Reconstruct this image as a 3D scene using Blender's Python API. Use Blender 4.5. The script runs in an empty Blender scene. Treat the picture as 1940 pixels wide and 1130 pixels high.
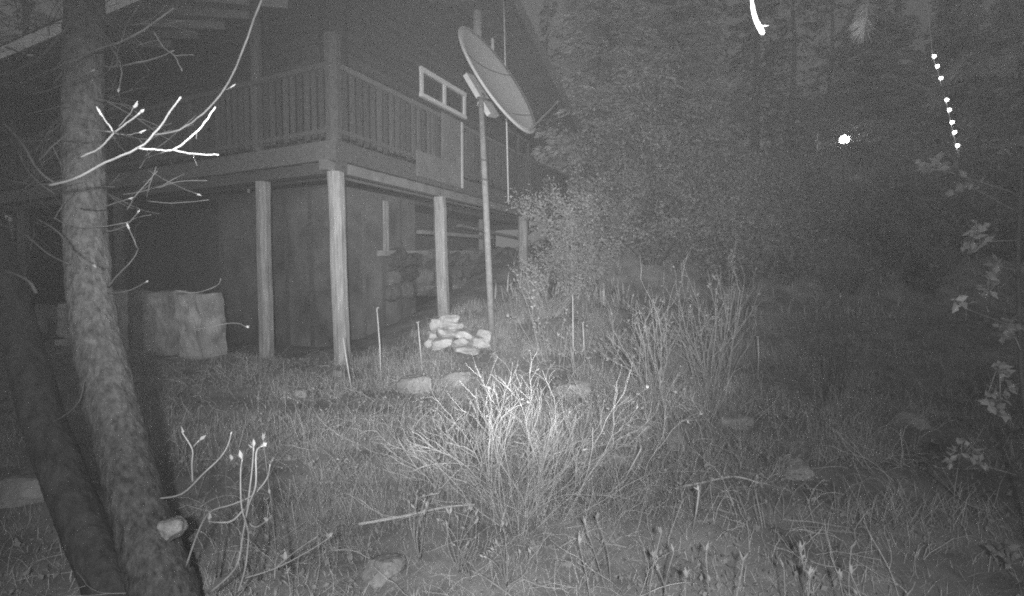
import bpy, bmesh, math, random
import numpy as np
from mathutils import Vector, Matrix, noise

random.seed(7); RNG = np.random.default_rng(7)
scene = bpy.context.scene
col = scene.collection

# ------------------------------------------------------------------ camera
FPX, CX, CY = 950.0, 970.0, 565.0            # focal length and centre in photo pixels (1940 x 1130)
PITCH = math.radians(3.0)
CAM = Vector((0, 0, 1.37))
cd = bpy.data.cameras.new('camera'); cam = bpy.data.objects.new('camera', cd); col.objects.link(cam)
cam.location = CAM; cam.rotation_euler = (math.pi/2 - PITCH, 0, 0)
cd.sensor_width = 36; cd.lens = 36*FPX/1940; cd.clip_start = 0.05; cd.clip_end = 1000
scene.camera = cam

# ------------------------------------------------------------------ night sky
w = bpy.data.worlds.new('World'); scene.world = w; w.use_nodes = True
nt = w.node_tree; nt.nodes.clear()
sky = nt.nodes.new('ShaderNodeTexSky'); sky.sky_type = 'NISHITA'; sky.sun_disc = False
sky.sun_elevation = math.radians(20); sky.sun_rotation = math.radians(180)
bw = nt.nodes.new('ShaderNodeRGBToBW'); bg = nt.nodes.new('ShaderNodeBackground'); wo = nt.nodes.new('ShaderNodeOutputWorld')
nt.links.new(sky.outputs[0], bw.inputs[0]); nt.links.new(bw.outputs[0], bg.inputs[0]); nt.links.new(bg.outputs[0], wo.inputs[0])
bg.inputs[1].default_value = 0.048

# added faint fill light from behind the camera (the only sun lamp)
sl = bpy.data.lights.new('added_fill_sun', 'SUN'); sl.energy = 0.05; sl.angle = math.radians(12)
so = bpy.data.objects.new('added_fill_sun', sl); col.objects.link(so); so.rotation_euler = (math.radians(70), 0, math.radians(-8))

# the infrared lamps built into the night camera: two far beams side by side and a weak wide one
def ir(name, watts, cone, px, py, loc):
    il = bpy.data.lights.new(name, 'SPOT'); il.energy = watts; il.spot_size = math.radians(cone); il.spot_blend = 1.0; il.shadow_soft_size = .03
    io = bpy.data.objects.new(name, il); col.objects.link(io); io.location = loc
    d = Vector(((px-CX)/FPX, math.cos(PITCH)+(CY-py)/FPX*math.sin(PITCH), -math.sin(PITCH)+(CY-py)/FPX*math.cos(PITCH)))
    io.rotation_euler = d.to_track_quat('-Z', 'Y').to_euler()
ir('infrared_beam_one', 1900, 58, 740, 470, (-.03, -.3, 1.47))
ir('infrared_beam_two', 3000, 58, 1040, 420, (.05, -.3, 1.47))
ir('infrared_wide_beam', 400, 106, 970, 820, (.01, -.3, 1.53))

vs = scene.view_settings
scene.display_settings.display_device = 'sRGB'
vs.view_transform = 'Standard'; vs.look = 'None'; vs.exposure = 0; vs.gamma = 1; vs.use_curve_mapping = False
scene.cycles.use_denoising = False                  # the sampling grain stands in for the sensor noise of the night camera
scene.cycles.filter_width = 1.9
scene.cycles.max_bounces = 4; scene.cycles.diffuse_bounces = 2; scene.cycles.glossy_bounces = 2
scene.cycles.volume_bounces = 0; scene.cycles.transparent_max_bounces = 6

# ------------------------------------------------------------------ pixel helpers
cp, sp = math.cos(PITCH), math.sin(PITCH)
def ray(px, py):
    rx, ry = (px-CX)/FPX, (CY-py)/FPX
    return Vector((rx, cp + ry*sp, -sp + ry*cp))
def P(px, py, d):                                 # a point at depth d on the line of sight
    return CAM + ray(px, py)*d
def sstep(a, b, x):
    t = min(1, max(0, (x-a)/(b-a))); return t*t*(3-2*t)

# cabin axes: corner of the deck, R along the right (gable) side, L along the left side
COR = Vector((-2.45, 7.0, 0)); R = Vector((.444, .896, 0)).normalized(); L = Vector((-.896, .444, 0)).normalized()
def H(t, wv, z): return COR + R*t + L*wv + Vector((0, 0, z))

def ground(x, y):
    q = (x-COR.x)*(-L.x) + (y-COR.y)*(-L.y)
    rise = .2*max(0, min(y, 14)-6.2)*sstep(-4, -.5, x)
    if y < 7.2: rise *= sstep(5.4, 7.2, y)
    hill = 14*(1-math.exp(-.04*max(0, y-12)))*sstep(-2.5, 2.5, q)
    dip = -.55*math.exp(-((y-11)/1.5)**2)*sstep(1.0, 3.5, x)
    n = noise.noise(Vector((x*.45, y*.45, 3)))*.10*sstep(.5, 3, y) + noise.noise(Vector((x*1.7, y*1.7, 9)))*.04
    far = noise.noise(Vector((x*.08, y*.08, 1)))*1.2*sstep(16, 30, y)
    left = .25*sstep(-2.2, -6, x)*sstep(7, 3, y) if x < -2.2 and y < 7 else 0
    return rise + hill + dip + n + far - left*.4
def G(px, py, dmax=60):
    r = ray(px, py); d = .5
    while d < dmax:
        p = CAM + r*d
        if p.z <= ground(p.x, p.y): return Vector((p.x, p.y, ground(p.x, p.y)))
        d += .03 if d < 15 else .1
    p = CAM + r*dmax; return Vector((p.x, p.y, ground(p.x, p.y)))
def on_ground(px, d):
    p = P(px, 565, d); return Vector((p.x, p.y, ground(p.x, p.y)))

# ------------------------------------------------------------------ materials (monochrome: the picture is infrared)
MATS = {}
def mat(name, c0, c1, scale=6.0, rough=.85, bump=.0, stretch=(1, 1, 1), detail=6, trans=0.0, coords='Object', spec=.15, rand=0.0):
    m = bpy.data.materials.new(name); m.use_nodes = True; n = m.node_tree; b = n.nodes['Principled BSDF']
    tc = n.nodes.new('ShaderNodeTexCoord'); mp = n.nodes.new('ShaderNodeMapping'); mp.inputs['Scale'].default_value = stretch
    tx = n.nodes.new('ShaderNodeTexNoise'); tx.inputs['Scale'].default_value = scale; tx.inputs['Detail'].default_value = detail
    tx.inputs['Roughness'].default_value = .65
    rp = n.nodes.new('ShaderNodeValToRGB')
    rp.color_ramp.elements[0].position = .32; rp.color_ramp.elements[1].position = .68
    rp.color_ramp.elements[0].color = (c0, c0, c0, 1); rp.color_ramp.elements[1].color = (c1, c1, c1, 1)
    n.links.new(tc.outputs[coords], mp.inputs[0]); n.links.new(mp.outputs[0], tx.inputs[0]); n.links.new(tx.outputs[0], rp.inputs[0])
    src = rp.outputs[0]
    if rand:
        oi = n.nodes.new('ShaderNodeObjectInfo'); mr = n.nodes.new('ShaderNodeMapRange')
        mr.inputs[3].default_value = 1-rand; mr.inputs[4].default_value = 1+rand
        mx = n.nodes.new('ShaderNodeVectorMath'); mx.operation = 'SCALE'
        n.links.new(oi.outputs['Random'], mr.inputs[0]); n.links.new(src, mx.inputs[0]); n.links.new(mr.outputs[0], mx.inputs['Scale'])
        src = mx.outputs[0]
    n.links.new(src, b.inputs['Base Color'])
    b.inputs['Roughness'].default_value = rough; b.inputs['Specular IOR Level'].default_value = spec
    if bump:
        bp = n.nodes.new('ShaderNodeBump'); bp.inputs['Strength'].default_value = bump; bp.inputs['Distance'].default_value = .02
        n.links.new(tx.outputs[0], bp.inputs['Height']); n.links.new(bp.outputs[0], b.inputs['Normal'])
    if trans:
        tr = n.nodes.new('ShaderNodeBsdfTranslucent'); ad = n.nodes.new('ShaderNodeMixShader'); ad.inputs[0].default_value = trans
        n.links.new(src, tr.inputs[0]); out = n.nodes['Material Output']
        n.links.new(b.outputs[0], ad.inputs[1]); n.links.new(tr.outputs[0], ad.inputs[2]); n.links.new(ad.outputs[0], out.inputs[0])
    MATS[name] = m; return m
def emit(name, s):
    m = bpy.data.materials.new(name); m.use_nodes = True; b = m.node_tree.nodes['Principled BSDF']
    b.inputs['Base Color'].default_value = (.8, .8, .8, 1); b.inputs['Emission Color'].default_value = (1, 1, 1, 1); b.inputs['Emission Strength'].default_value = s
    MATS[name] = m
mat('soil', .13, .36, 2.2, .95, .6, coords='Object', detail=10)
mat('grass', .42, .7, 3, .8, trans=.25, coords='Object')
mat('litter', .22, .55, 9, .9)
mat('rock_pale', .22, .44, 5, .95, .8, rand=.1)
mat('rock', .14, .32, 4, .95, 1.0, rand=.15)
mat('rubble', .05, .13, 4, .95, .6, rand=.3)
mat('weed', .2, .36, 4, .8, trans=.25)
mat('slab', .2, .42, 5, .9, .5, rand=.2)
mat('post_wood', .17, .40, 5, .9, .8, (6, 6, .5), rand=.12)
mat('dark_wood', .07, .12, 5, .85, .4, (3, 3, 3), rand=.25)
mat('rail_wood', .045, .09, 8, .85, .3, (5, 5, 1), rand=.3)
mat('log_wood', .035, .075, 4, .85, .5, rand=.2)
mat('joist_wood', .12, .22, 5, .85, .3, rand=.3)
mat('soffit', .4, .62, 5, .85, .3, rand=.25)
mat('panel', .05, .17, 1.3, .9, .2, rand=.15)
mat('white_paint', .68, .8, 9, .6)
mat('dull_grey', .09, .17, 3, .9, .2)
mat('pole_metal', .16, .28, 14, .6, .2)
mat('cut_wood', .14, .34, 30, .9, .8)
mat('dark_bark', .04, .10, 24, .95, 1.0, (1, 1, .45), detail=12)
mat('galvanised', .38, .5, 12, .55, .1)
mat('dish_paint', .36, .42, 5, .7, .05, spec=.15)
mat('dark_metal', .06, .10, 10, .5)
mat('bark', .035, .15, 42, .95, 1.0, (1, 1, .45), detail=12)
mat('pine_bark', .10, .22, 6, .9, .8, (1, 1, .3))
mat('twig', .2, .32, 12, .8)
mat('shaded_twig', .06, .12, 12, .8)  # darker copy of twig, weaker light put into its colour
mat('dry_twig', .4, .6, 12, .8, trans=.1)
mat('leaf', .28, .5, 7, .7, trans=.3)
mat('bush_leaf', .26, .48, 7, .7, trans=.3)
mat('shaded_leaf', .2, .36, 7, .7, trans=.3)  # leaf tone darkened, dimmer light painted into the colour
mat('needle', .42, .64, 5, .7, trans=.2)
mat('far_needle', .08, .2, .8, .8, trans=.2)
mat('near_needle', .36, .55, 9, .7, trans=.2)
mat('shingle', .05, .09, 8, .9, .3)
emit('bulb', 14); emit('globe', 30)
gm = bpy.data.materials.new('glass'); gm.use_nodes = True; b = gm.node_tree.nodes['Principled BSDF']
b.inputs['Base Color'].default_value = (.03, .03, .03, 1); b.inputs['Roughness'].default_value = .08; MATS['glass'] = gm

# ------------------------------------------------------------------ mesh helpers
class MB:
    def __init__(s): s.v = []; s.f = []
    def box(s, c, ax, ay, az):                      # centre and three half-axis vectors
        c = Vector(c); n = len(s.v)
        for i in (-1, 1):
            for j in (-1, 1):
                for k in (-1, 1): s.v.append(c + ax*i + ay*j + az*k)
        for q in ((0,1,3,2), (4,6,7,5), (0,4,5,1), (2,3,7,6), (0,2,6,4), (1,5,7,3)): s.f.append([n+a for a in q])
        return s
    def tube(s, pts, rad, sides=6, cap=True):
        pts = [Vector(p) for p in pts]; n0 = len(s.v); N = len(pts)
        if not hasattr(rad, '__len__'): rad = [rad]*N
        ref = None
        for i, p in enumerate(pts):
            d = (pts[min(i+1, N-1)] - pts[max(i-1, 0)])
            if d.length < 1e-9: d = Vector((0, 0, 1))
            d.normalize()
            if ref is None: ref = d.orthogonal().normalized()
            ref = (ref - d*ref.dot(d))
            if ref.length < 1e-6: ref = d.orthogonal()
            ref.normalize(); o = d.cross(ref)
            for k in range(sides):
                a = 2*math.pi*k/sides; s.v.append(p + (ref*math.cos(a) + o*math.sin(a))*rad[i])
        for i in range(N-1):
            for k in range(sides):
                a = n0+i*sides+k; bb = n0+i*sides+(k+1) % sides
                s.f.append([a, bb, bb+sides, a+sides])
        if cap:
            s.f.append([n0+k for k in range(sides)][::-1]); s.f.append([n0+(N-1)*sides+k for k in range(sides)])
        return s
    def leaf(s, p, d, nrm, ln, wd):                 # a folded kite-shaped leaf
        d = d.normalized(); sd = d.cross(nrm)
        if sd.length < 1e-5: sd = d.orthogonal()
        sd.normalize(); up = sd.cross(d); n = len(s.v)
        s.v += [p, p + d*ln*.45 + sd*wd*.5 + up*wd*.15, p + d*ln, p + d*ln*.45 - sd*wd*.5 + up*wd*.15]
        s.f += [[n, n+1, n+2], [n, n+2, n+3]]
        return s
    def build(s, name, m, parent=None, smooth=False, loc=None):
        me = bpy.data.meshes.new(name)
        me.from_pydata([tuple(v) for v in s.v], [], s.f); me.update()
        if smooth: me.polygons.foreach_set('use_smooth', [True]*len(me.polygons))
        me.materials.append(MATS[m])
        return link(name, me, parent, loc)
def link(name, me, parent=None, loc=None):
    o = bpy.data.objects.new(name, me); col.objects.link(o)
    if parent: o.parent = parent
    if loc is not None: o.location = loc
    return o
def tag(o, label=None, cat=None, group=None, kind=None):
    if label: o['label'] = label
    if cat: o['category'] = cat
    if group: o['group'] = group
    if kind: o['kind'] = kind
    return o
def thing(name, label, cat, group=None, loc=(0, 0, 0)):
    o = bpy.data.objects.new(name, None); col.objects.link(o); o.location = loc; o.empty_display_size = .1
    return tag(o, label, cat, group)
def rnd(a, b): return random.uniform(a, b)
def rvec():
    while True:
        v = Vector((rnd(-1, 1), rnd(-1, 1), rnd(-1, 1)))
        if .05 < v.length < 1: return v.normalized()
def copy_tree(o, parent=None):
    c = o.copy(); col.objects.link(c); c.parent = parent
    for ch in o.children: copy_tree(ch, c)
    return c
def npmesh(name, verts, faces, m, parent=None):
    me = bpy.data.meshes.new(name); me.from_pydata(verts.tolist(), [], faces); me.update(); me.materials.append(MATS[m])
    return link(name, me, parent)

# ------------------------------------------------------------------ ground
def axis(lo, hi, n, mid, k):
    u = np.linspace(-1, 1, n); s = np.sinh(u*k)/math.sinh(k)
    return [mid + (hi-mid)*a if a > 0 else mid + (mid-lo)*a for a in s]
xs = axis(-60, 70, 230, 0, 3.6); ys = axis(-30, 95, 230, 5, 3.2)
gv = [(x, y, ground(x, y)) for y in ys for x in xs]
gf = [[j*230+i, j*230+i+1, (j+1)*230+i+1, (j+1)*230+i] for j in range(229) for i in range(229)]
me = bpy.data.meshes.new('ground'); me.from_pydata(gv, [], gf); me.update(); me.polygons.foreach_set('use_smooth', [True]*len(me.polygons))
me.materials.append(MATS['soil']); tag(link('ground', me), kind='structure')

# ------------------------------------------------------------------ cabin
Z = Vector((0, 0, 1))
PL = 1.2                                              # width of the deck
cabin = thing('cabin', 'dark log cabin with gable roof and white window frames behind the deck', 'cabin', loc=tuple(H(PL, PL, 0)))
deck = thing('deck', 'raised wooden deck on tall pale posts wrapping round the cabin corner', 'deck', loc=tuple(H(0, 0, 0)))
bpy.context.view_layer.update()
def part(mb, name, m, root, smooth=False):            # world-space mesh -> part of a thing or of a part
    off = root.location if root.parent is None else root.parent.location + root.location
    mb.v = [Vector(v)-off for v in mb.v]
    return mb.build(name, m, root, smooth)
def plank(a, b, wdir, wid, thk):                      # board from a to b
    a, b = Vector(a), Vector(b); d = b-a; wd = wdir.normalized(); td = d.normalized().cross(wd)
    return MB().box((a+b)/2, d/2, wd*wid/2, td*thk/2)
SL = .384; RIDT = 5.17; WEND = 14.5
def roof_z(t): return 6.1 + SL*((t if t <= RIDT else 2*RIDT-t) - 1.2)
# log walls
for i in range(22):
    z = 3.1 + .215*i
    if z < 6.1: t0, t1 = 1.0, 2*RIDT-1.0
    else:
        t0 = 1.2+(z-6.1)/SL + .25; t1 = 2*RIDT-t0
    if t1-t0 < .4: continue
    mb = MB().tube([H(t0+(t1-t0)*k/6, PL + rnd(-.008, .008), z+rnd(-.01, .01)) for k in range(7)], [.118+rnd(-.006, .006) for k in range(7)], 10)
    part(mb, 'log', 'log_wood', cabin, True)
for i in range(14):
    z = 3.2 + .215*i
    if z > 6.05: break
    mb = MB().tube([H(PL + rnd(-.008, .008), .98+(WEND-1.3)*k/8, z+rnd(-.01, .01)) for k in range(9)], .118, 10)
    part(mb, 'log', 'log_wood', cabin, True)
# far closing walls so the place is solid
part(plank(H(1.5, WEND-.4, 3.4), H(8.9, WEND-.4, 3.4), Z, 6.0, .1), 'end_wall', 'log_wood', cabin)
part(plank(H(9.1, 1.2, 4.4), H(9.1, WEND-.4, 4.4), Z, 3.4, .1), 'rear_wall', 'log_wood', cabin)
# basement: boarded bay under the corner, dark recess further left, bank wall on the right
for i in range(5):
    a = .02+i*.62
    part(plank(H(PL+.05, PL+a, 1.35), H(PL+.05, PL+a+.60, 1.35), Z, 2.95, .05), 'basement_panel', 'panel', cabin)
for i in range(4):
    a = .12+i*.52
    part(plank(H(PL+a, PL+.03, 1.5), H(PL+a+.50, PL+.03, 1.5), Z, 2.7, .05), 'basement_panel', 'panel', cabin)
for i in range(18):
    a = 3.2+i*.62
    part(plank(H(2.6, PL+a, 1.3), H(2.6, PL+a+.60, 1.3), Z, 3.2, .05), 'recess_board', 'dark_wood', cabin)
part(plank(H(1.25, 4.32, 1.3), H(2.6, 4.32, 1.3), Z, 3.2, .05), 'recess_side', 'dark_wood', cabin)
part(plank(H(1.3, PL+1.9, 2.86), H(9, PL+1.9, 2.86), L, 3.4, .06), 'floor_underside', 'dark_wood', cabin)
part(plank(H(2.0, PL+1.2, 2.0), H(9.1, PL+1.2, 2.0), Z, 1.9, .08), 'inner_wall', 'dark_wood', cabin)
for i in range(6):
    part(plank(H(PL+.0, PL+.01+i*.62, .0), H(PL+.0, PL+.01+i*.62, 2.8), L, .07, .03), 'batten', 'dark_wood', cabin)
for i in range(4):
    part(plank(H(PL+.11+i*.52, PL-.02, .1), H(PL+.11+i*.52, PL-.02, 2.8), R, .07, .03), 'batten', 'dark_wood', cabin)
# rubble sill on the right
def rock_mesh(name, seed, sx, sy, sz, m, pn=2.0, sub=4, amp=.22):
    rs = random.Random(int(seed*1000)); planes = []
    for _ in range(11):
        while True:
            v = Vector((rs.uniform(-1, 1), rs.uniform(-1, 1), rs.uniform(-1, 1)))
            if .1 < v.length < 1: break
        planes.append((v.normalized(), rs.uniform(.62, .95)))
    planes += [(Vector((0, 0, 1)), rs.uniform(.7, .85)), (Vector((0, -1, 0)), .85), (Vector((1, 0, 0)), .95), (Vector((-1, 0, 0)), .95)]
    bm = bmesh.new(); bmesh.ops.create_icosphere(bm, subdivisions=4, radius=1)
    o = Vector((seed*7.31, seed*3.7, seed*1.9))
    for v in bm.verts:
        c = v.co.normalized(); r = 1.1
        for n_, d_ in planes:
            k = n_.dot(c)
            if k > .05: r = min(r, d_/k)
        c = c*r; c = c*(1 + amp*.35*noise.noise(c*2+o) + amp*.22*noise.noise(c*7+o))
        v.co = Vector((c.x*sx, c.y*sy, c.z*sz))
    me = bpy.data.meshes.new(name); bm.to_mesh(me); bm.free(); me.materials.append(MATS[m])
    return me
sillm = [rock_mesh('foundation_stone', 40+i, rnd(.2, .42), .2, rnd(.14, .26), 'rubble', 2.6, 2, .35) for i in range(8)]
ang = math.atan2(R.y, R.x)
for row in range(3):
    t = 2.1
    while t < 8.8:
        t += rnd(.38, .62); p = H(t, PL+rnd(-.1, .05), 0); zt = .85+row*.32+.05*t+rnd(-.06, .06)
        o = link('foundation_stone', random.choice(sillm), cabin); o.location = p+Vector((0, 0, zt))-cabin.location
        o.rotation_euler = (rnd(-.3, .3), rnd(-.3, .3), ang+rnd(-.4, .4))
for t in (2.4, 4.3, 6.2):
    part(plank(H(t, PL, 1.75), H(t, PL, 2.72), R, .13, .13), 'cripple_post', 'post_wood' if t < 3 else 'joist_wood', cabin)
part(plank(H(2.2, PL-.02, 1.72), H(8.6, PL-.02, 1.95), Z, .10, .16), 'sill_beam', 'joist_wood', cabin)
part(plank(H(2.9, .75, 2.15), H(5.6, .62, 2.2), Z, .07, .14), 'brace_plank', 'joist_wood', cabin)
part(plank(H(4.6, .9, 2.42), H(8.2, .9, 2.30), Z, .06, .14), 'brace_plank', 'joist_wood', cabin)
# roof
roof = bpy.data.objects.new('roof', None); col.objects.link(roof); roof.parent = cabin; roof.empty_display_size = .1
n_b = 26; tl = RIDT+1.0
for side in (0, 1):
    for i in range(n_b):
        ta, tb = -1.0+tl*i/n_b, -1.0+tl*(i+1)/n_b-.012
        if side: ta, tb = 2*RIDT-ta, 2*RIDT-tb
        a, b_ = H((ta+tb)/2, -.12+rnd(-.01, .01), roof_z((ta+tb)/2)+.02+rnd(0, .006)), H((ta+tb)/2, WEND, roof_z((ta+tb)/2)+.02)
        wd = (H(tb, 0, roof_z(tb))-H(ta, 0, roof_z(ta)))
        part(plank(a, b_, wd, wd.length, .022), 'roof_board', 'dark_wood' if side else 'soffit', roof)  # far slope underside coloured darker to stand in for shade
    tt = (-1.02, RIDT+.02) if not side else (2*RIDT+1.02, RIDT-.02)
    wd = H(tt[1], 0, roof_z(RIDT)) - H(tt[0], 0, roof_z(-1.0)); mid = (tt[0]+tt[1])/2
    zc = (roof_z(-1.0)+roof_z(RIDT))/2+.10
    part(plank(H(mid, -.16, zc), H(mid, WEND+.05, zc), wd, wd.length, .08), 'roofing', 'shingle', roof)
    a, b_ = H(-1.05 if not side else 2*RIDT+1.05, -.19, roof_z(-1.05)-.02), H(RIDT, -.19, roof_z(RIDT)-.02)
    part(plank(a, b_, Z, .26, .05), 'barge_board', 'joist_wood', roof)
    part(plank(a+L*.62+R*(0 if not side else 0)+Z*.02, b_+L*.62+Z*.02, Z, .16, .07), 'rafter', 'dark_wood', roof)
for i in range(16):
    wv = 1.3+i*.85
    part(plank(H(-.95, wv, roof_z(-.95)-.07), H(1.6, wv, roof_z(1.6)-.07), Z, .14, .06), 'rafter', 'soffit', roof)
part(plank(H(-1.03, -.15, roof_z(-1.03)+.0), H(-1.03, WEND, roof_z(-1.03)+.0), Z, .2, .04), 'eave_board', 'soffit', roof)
# windows on the gable side
def window(t0, t1, z0, z1, bars, fw=.075, m='white_paint', wv=PL-.15):
    n = Vector(-L); f = bpy.data.objects.new('window', None); col.objects.link(f); f.parent = cabin; f.empty_display_size = .1
    c = (t0+t1)/2
    part(plank(H(t0, wv+.02, (z0+z1)/2), H(t1, wv+.02, (z0+z1)/2), Z, z1-z0, .03), 'pane', 'glass', f)
    part(plank(H(t0-.05, wv-.02, z1), H(t1+.05, wv-.02, z1), Z, fw*1.25, .06), 'frame', m, f)
    part(plank(H(t0-.05, wv-.02, z0), H(t1+.05, wv-.02, z0), Z, fw*1.1, .07), 'sill', m, f)
    for t in bars: part(plank(H(t, wv-.015, z0), H(t, wv-.015, z1-.03), R, fw, .05), 'jamb', m, f)
window(3.42, 5.08, 5.0, 5.52, (3.42, 4.25, 5.08))
window(7.3, 8.7, 4.3, 5.25, (7.3, 8.0, 8.7), .06, 'dull_grey')  # distant white frame coloured dark grey in place of dimmer light
# stove pipes on the gable behind the dish
for px_, rr, m in ((906, .11, 'galvanised'), (934, .045, 'white_paint')):
    for t in np.arange(3, 9, .01):
        p = H(t, .9, 6)
        if (p.x/p.y)*FPX+CX > px_: break
    mb = MB().tube([H(t, .9, 5.9), H(t, .9, 9.2)], rr, 14); part(mb, 'stove_pipe', m, cabin, True)
    part(MB().tube([H(t, .9, 5.95), H(t, 1.2, 5.95)], rr*.7, 10), 'pipe_elbow', m, cabin, True)

# ------------------------------------------------------------------ deck
DZ = 3.2
LW, RT = 13.5, 9.3
for i in range(8):                                   # floor boards, both arms
    o_ = .02+i*.148
    part(plank(H(o_+.07, o_ if i else 0, DZ-.02), H(o_+.07, LW, DZ-.02), R, .138, .035), 'deck_board', 'joist_wood', deck)
    part(plank(H(o_+.15, o_+.07, DZ-.02), H(RT, o_+.07, DZ-.02), L, .138, .035), 'deck_board', 'joist_wood', deck)
# rim, beams and joists
part(plank(H(-.03, -.03, DZ-.16), H(-.03, LW, DZ-.16), Z, .26, .05), 'rim_board', 'dark_wood', deck)
part(plank(H(.0, -.03, DZ-.16), H(RT, -.03, DZ-.16), Z, .26, .05), 'rim_board', 'dark_wood', deck)
part(plank(H(.12, -.05, DZ-.37), H(.12, LW, DZ-.37), Z, .15, .14), 'beam', 'dark_wood', deck)
part(plank(H(-.12, .1, DZ-.365), H(RT, .1, DZ-.365), Z, .14, .12), 'beam', 'joist_wood', deck)
for i in range(24):
    part(plank(H(.2, .45+i*.55, DZ-.13), H(PL-.1, .45+i*.55, DZ-.13), Z, .16, .045), 'joist', 'joist_wood', deck)
for i in range(17):
    part(plank(H(.45+i*.52, .17, DZ-.13), H(.45+i*.52, PL-.1, DZ-.13), Z, .16, .045), 'joist', 'joist_wood', deck)
part(plank(H(PL-.05, PL, DZ-.16), H(PL-.05, LW, DZ-.16), Z, .22, .05), 'ledger', 'dark_wood', deck)
part(plank(H(PL, PL-.13, DZ-.16), H(RT, PL-.13, DZ-.16), Z, .22, .05), 'ledger', 'joist_wood', deck)
# posts: slightly irregular round-edged timbers
def post(t, wv, z0, z1, wid, m='post_wood', lean=(0, 0)):
    mb = MB(); pts = []; n = 8
    for k in range(n+1):
        f = k/n; pts.append(H(t, wv, z0+(z1-z0)*f)+Vector((lean[0]*(1-f)+rnd(-.006, .006), lean[1]*(1-f)+rnd(-.006, .006), 0)))
    mb.tube(pts, [wid*.62*rnd(.96, 1.04) for _ in pts], 8)
    return part(mb, 'post', m, deck)
post(.08, .06, -.1, DZ-.44, .19, lean=(.05, 0))
post(2.67, .1, .25, DZ-.44, .19, lean=(.07, 0))
post(6.33, .1, .9, DZ-.44, .2, lean=(.02, 0))
post(.12, 1.62, -.15, DZ-.45, .18)
post(.12, 5.6, -.2, DZ-.45, .2, 'joist_wood'); post(.12, 9.6, -.2, DZ-.45, .2, 'joist_wood')
post(.06, .06, DZ-.3, DZ+1.42, .19, 'rail_wood')
post(.06, 1.62, DZ, 5.75, .13, 'rail_wood'); post(.06, 5.6, DZ, 5.7, .13, 'rail_wood'); post(.06, 9.6, DZ, 5.7, .13, 'rail_wood')
for t in (3.1, 6.2, 9.2): post(t, .05, DZ, DZ+1.03, .1, 'rail_wood')
# railings
def railing(fn, length, start, step=.142):
    r_ = bpy.data.objects.new('railing', None); col.objects.link(r_); r_.parent = deck; r_.empty_display_size = .1
    d = (fn(1, 0)-fn(0, 0))
    part(plank(fn(start, DZ+1.0), fn(length, DZ+1.0), Z, .07, .09), 'top_rail', 'dark_wood', r_)
    part(plank(fn(start, DZ+.12), fn(length, DZ+.12), Z, .06, .05), 'bottom_rail', 'dark_wood', r_)
    s = start+.12
    while s < length:
        k = rnd(-.01, .01)
        part(plank(fn(s, DZ+.04+rnd(-.03, .03)), fn(s+k, DZ+.97), d, .078+rnd(-.01, .012), .028), 'baluster', 'rail_wood', r_)
        s += step
railing(lambda s, z: H(.0, s, z), LW, .1); railing(lambda s, z: H(s, .0, z), RT, .1)

# pale boards fixed to the outside of the railing
screen = thing('rail_screen', 'pale stepped board screen fixed to the deck railing below the window', 'screen', loc=tuple(H(2.6, -.08, DZ-.2)))
part(plank(H(2.50, -.085, DZ+.42), H(3.16, -.085, DZ+.40), Z, 1.26, .02), 'tall_board', 'dull_grey', screen)
part(plank(H(1.75, -.08, DZ+.0), H(2.495, -.08, DZ+.0), Z, .42, .02), 'low_board', 'dull_grey', screen)
part(plank(H(3.15, -.10, DZ-.22), H(3.15, -.10, DZ+1.03), R, .05, .03), 'edge_strip', 'galvanised', screen)

# thin mast and dish
def mast_pts():
    a = H(5.05, -.12, 0)
    return [Vector((a.x+.02, a.y, DZ-.3)), Vector((a.x-.09, a.y, 7.6))]
mb = MB().tube(mast_pts(), .017, 8); mm = mb.build('antenna_mast', 'white_paint', None, True)
tag(mm, 'thin white upright mast strapped to the deck railing behind the dish', 'mast')

pb = G(933, 640); pole_d = pb.y
ptop = P(911, 205, pole_d+.05)
dish = thing('satellite_dish', 'large oval satellite dish tilted on a tall slim pole', 'satellite dish', loc=tuple(pb))
part(MB().tube([pb-Z*.2, pb.lerp(ptop, .5), ptop+Z*.12], [.056, .052, .047], 14), 'pole', 'pole_metal', dish, True)
for py_ in (305, 342):
    k = (640-py_)/(640-205); c = pb.lerp(ptop, k)
    part(MB().tube([c-Z*.018, c+Z*.018], .06, 14), 'pole_band', 'dark_metal', dish)
rt = Vector((1, 0, 0)); up = Vector((0, sp, cp)); tow = Vector((0, -cp, sp))
maj = (rt*.508 - up*.861).normalized(); per = (rt*.861 + up*.508).normalized()
nrm = (per*math.cos(math.radians(27)) + tow*math.sin(math.radians(27))).normalized(); mino = nrm.cross(maj).normalized()
dc = P(947, 152, pole_d+.02); A, B = 112/FPX*pole_d*1.02, 98/FPX*pole_d*1.02
mb = MB(); nr, na = 10, 56
def dpt(r, a, off=0):
    return dc + maj*A*r*math.cos(a) + mino*B*r*math.sin(a) + nrm*(.10*(r*r-1)+off)
def ring_surface(off, flip):
    n0 = len(mb.v); mb.v.append(dpt(0, 0, off))
    for i in range(1, nr+1):
        for k in range(na): mb.v.append(dpt(i/nr, 2*math.pi*k/na, off))
    for k in range(na):
        f = [n0, n0+1+k, n0+1+(k+1) % na]; mb.f.append(f[::-1] if flip else f)
    for i in range(nr-1):
        for k in range(na):
            a, b2 = n0+1+i*na+k, n0+1+i*na+(k+1) % na; f = [a, a+na, b2+na, b2]; mb.f.append(f[::-1] if flip else f)
    return n0+1+(nr-1)*na
ra = ring_surface(0, False); rb_ = ring_surface(-.03, True)
for k in range(na): mb.f.append([ra+k, rb_+k, rb_+(k+1) % na, ra+(k+1) % na])
refl = part(mb, 'reflector', 'dish_paint', dish, True)
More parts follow.
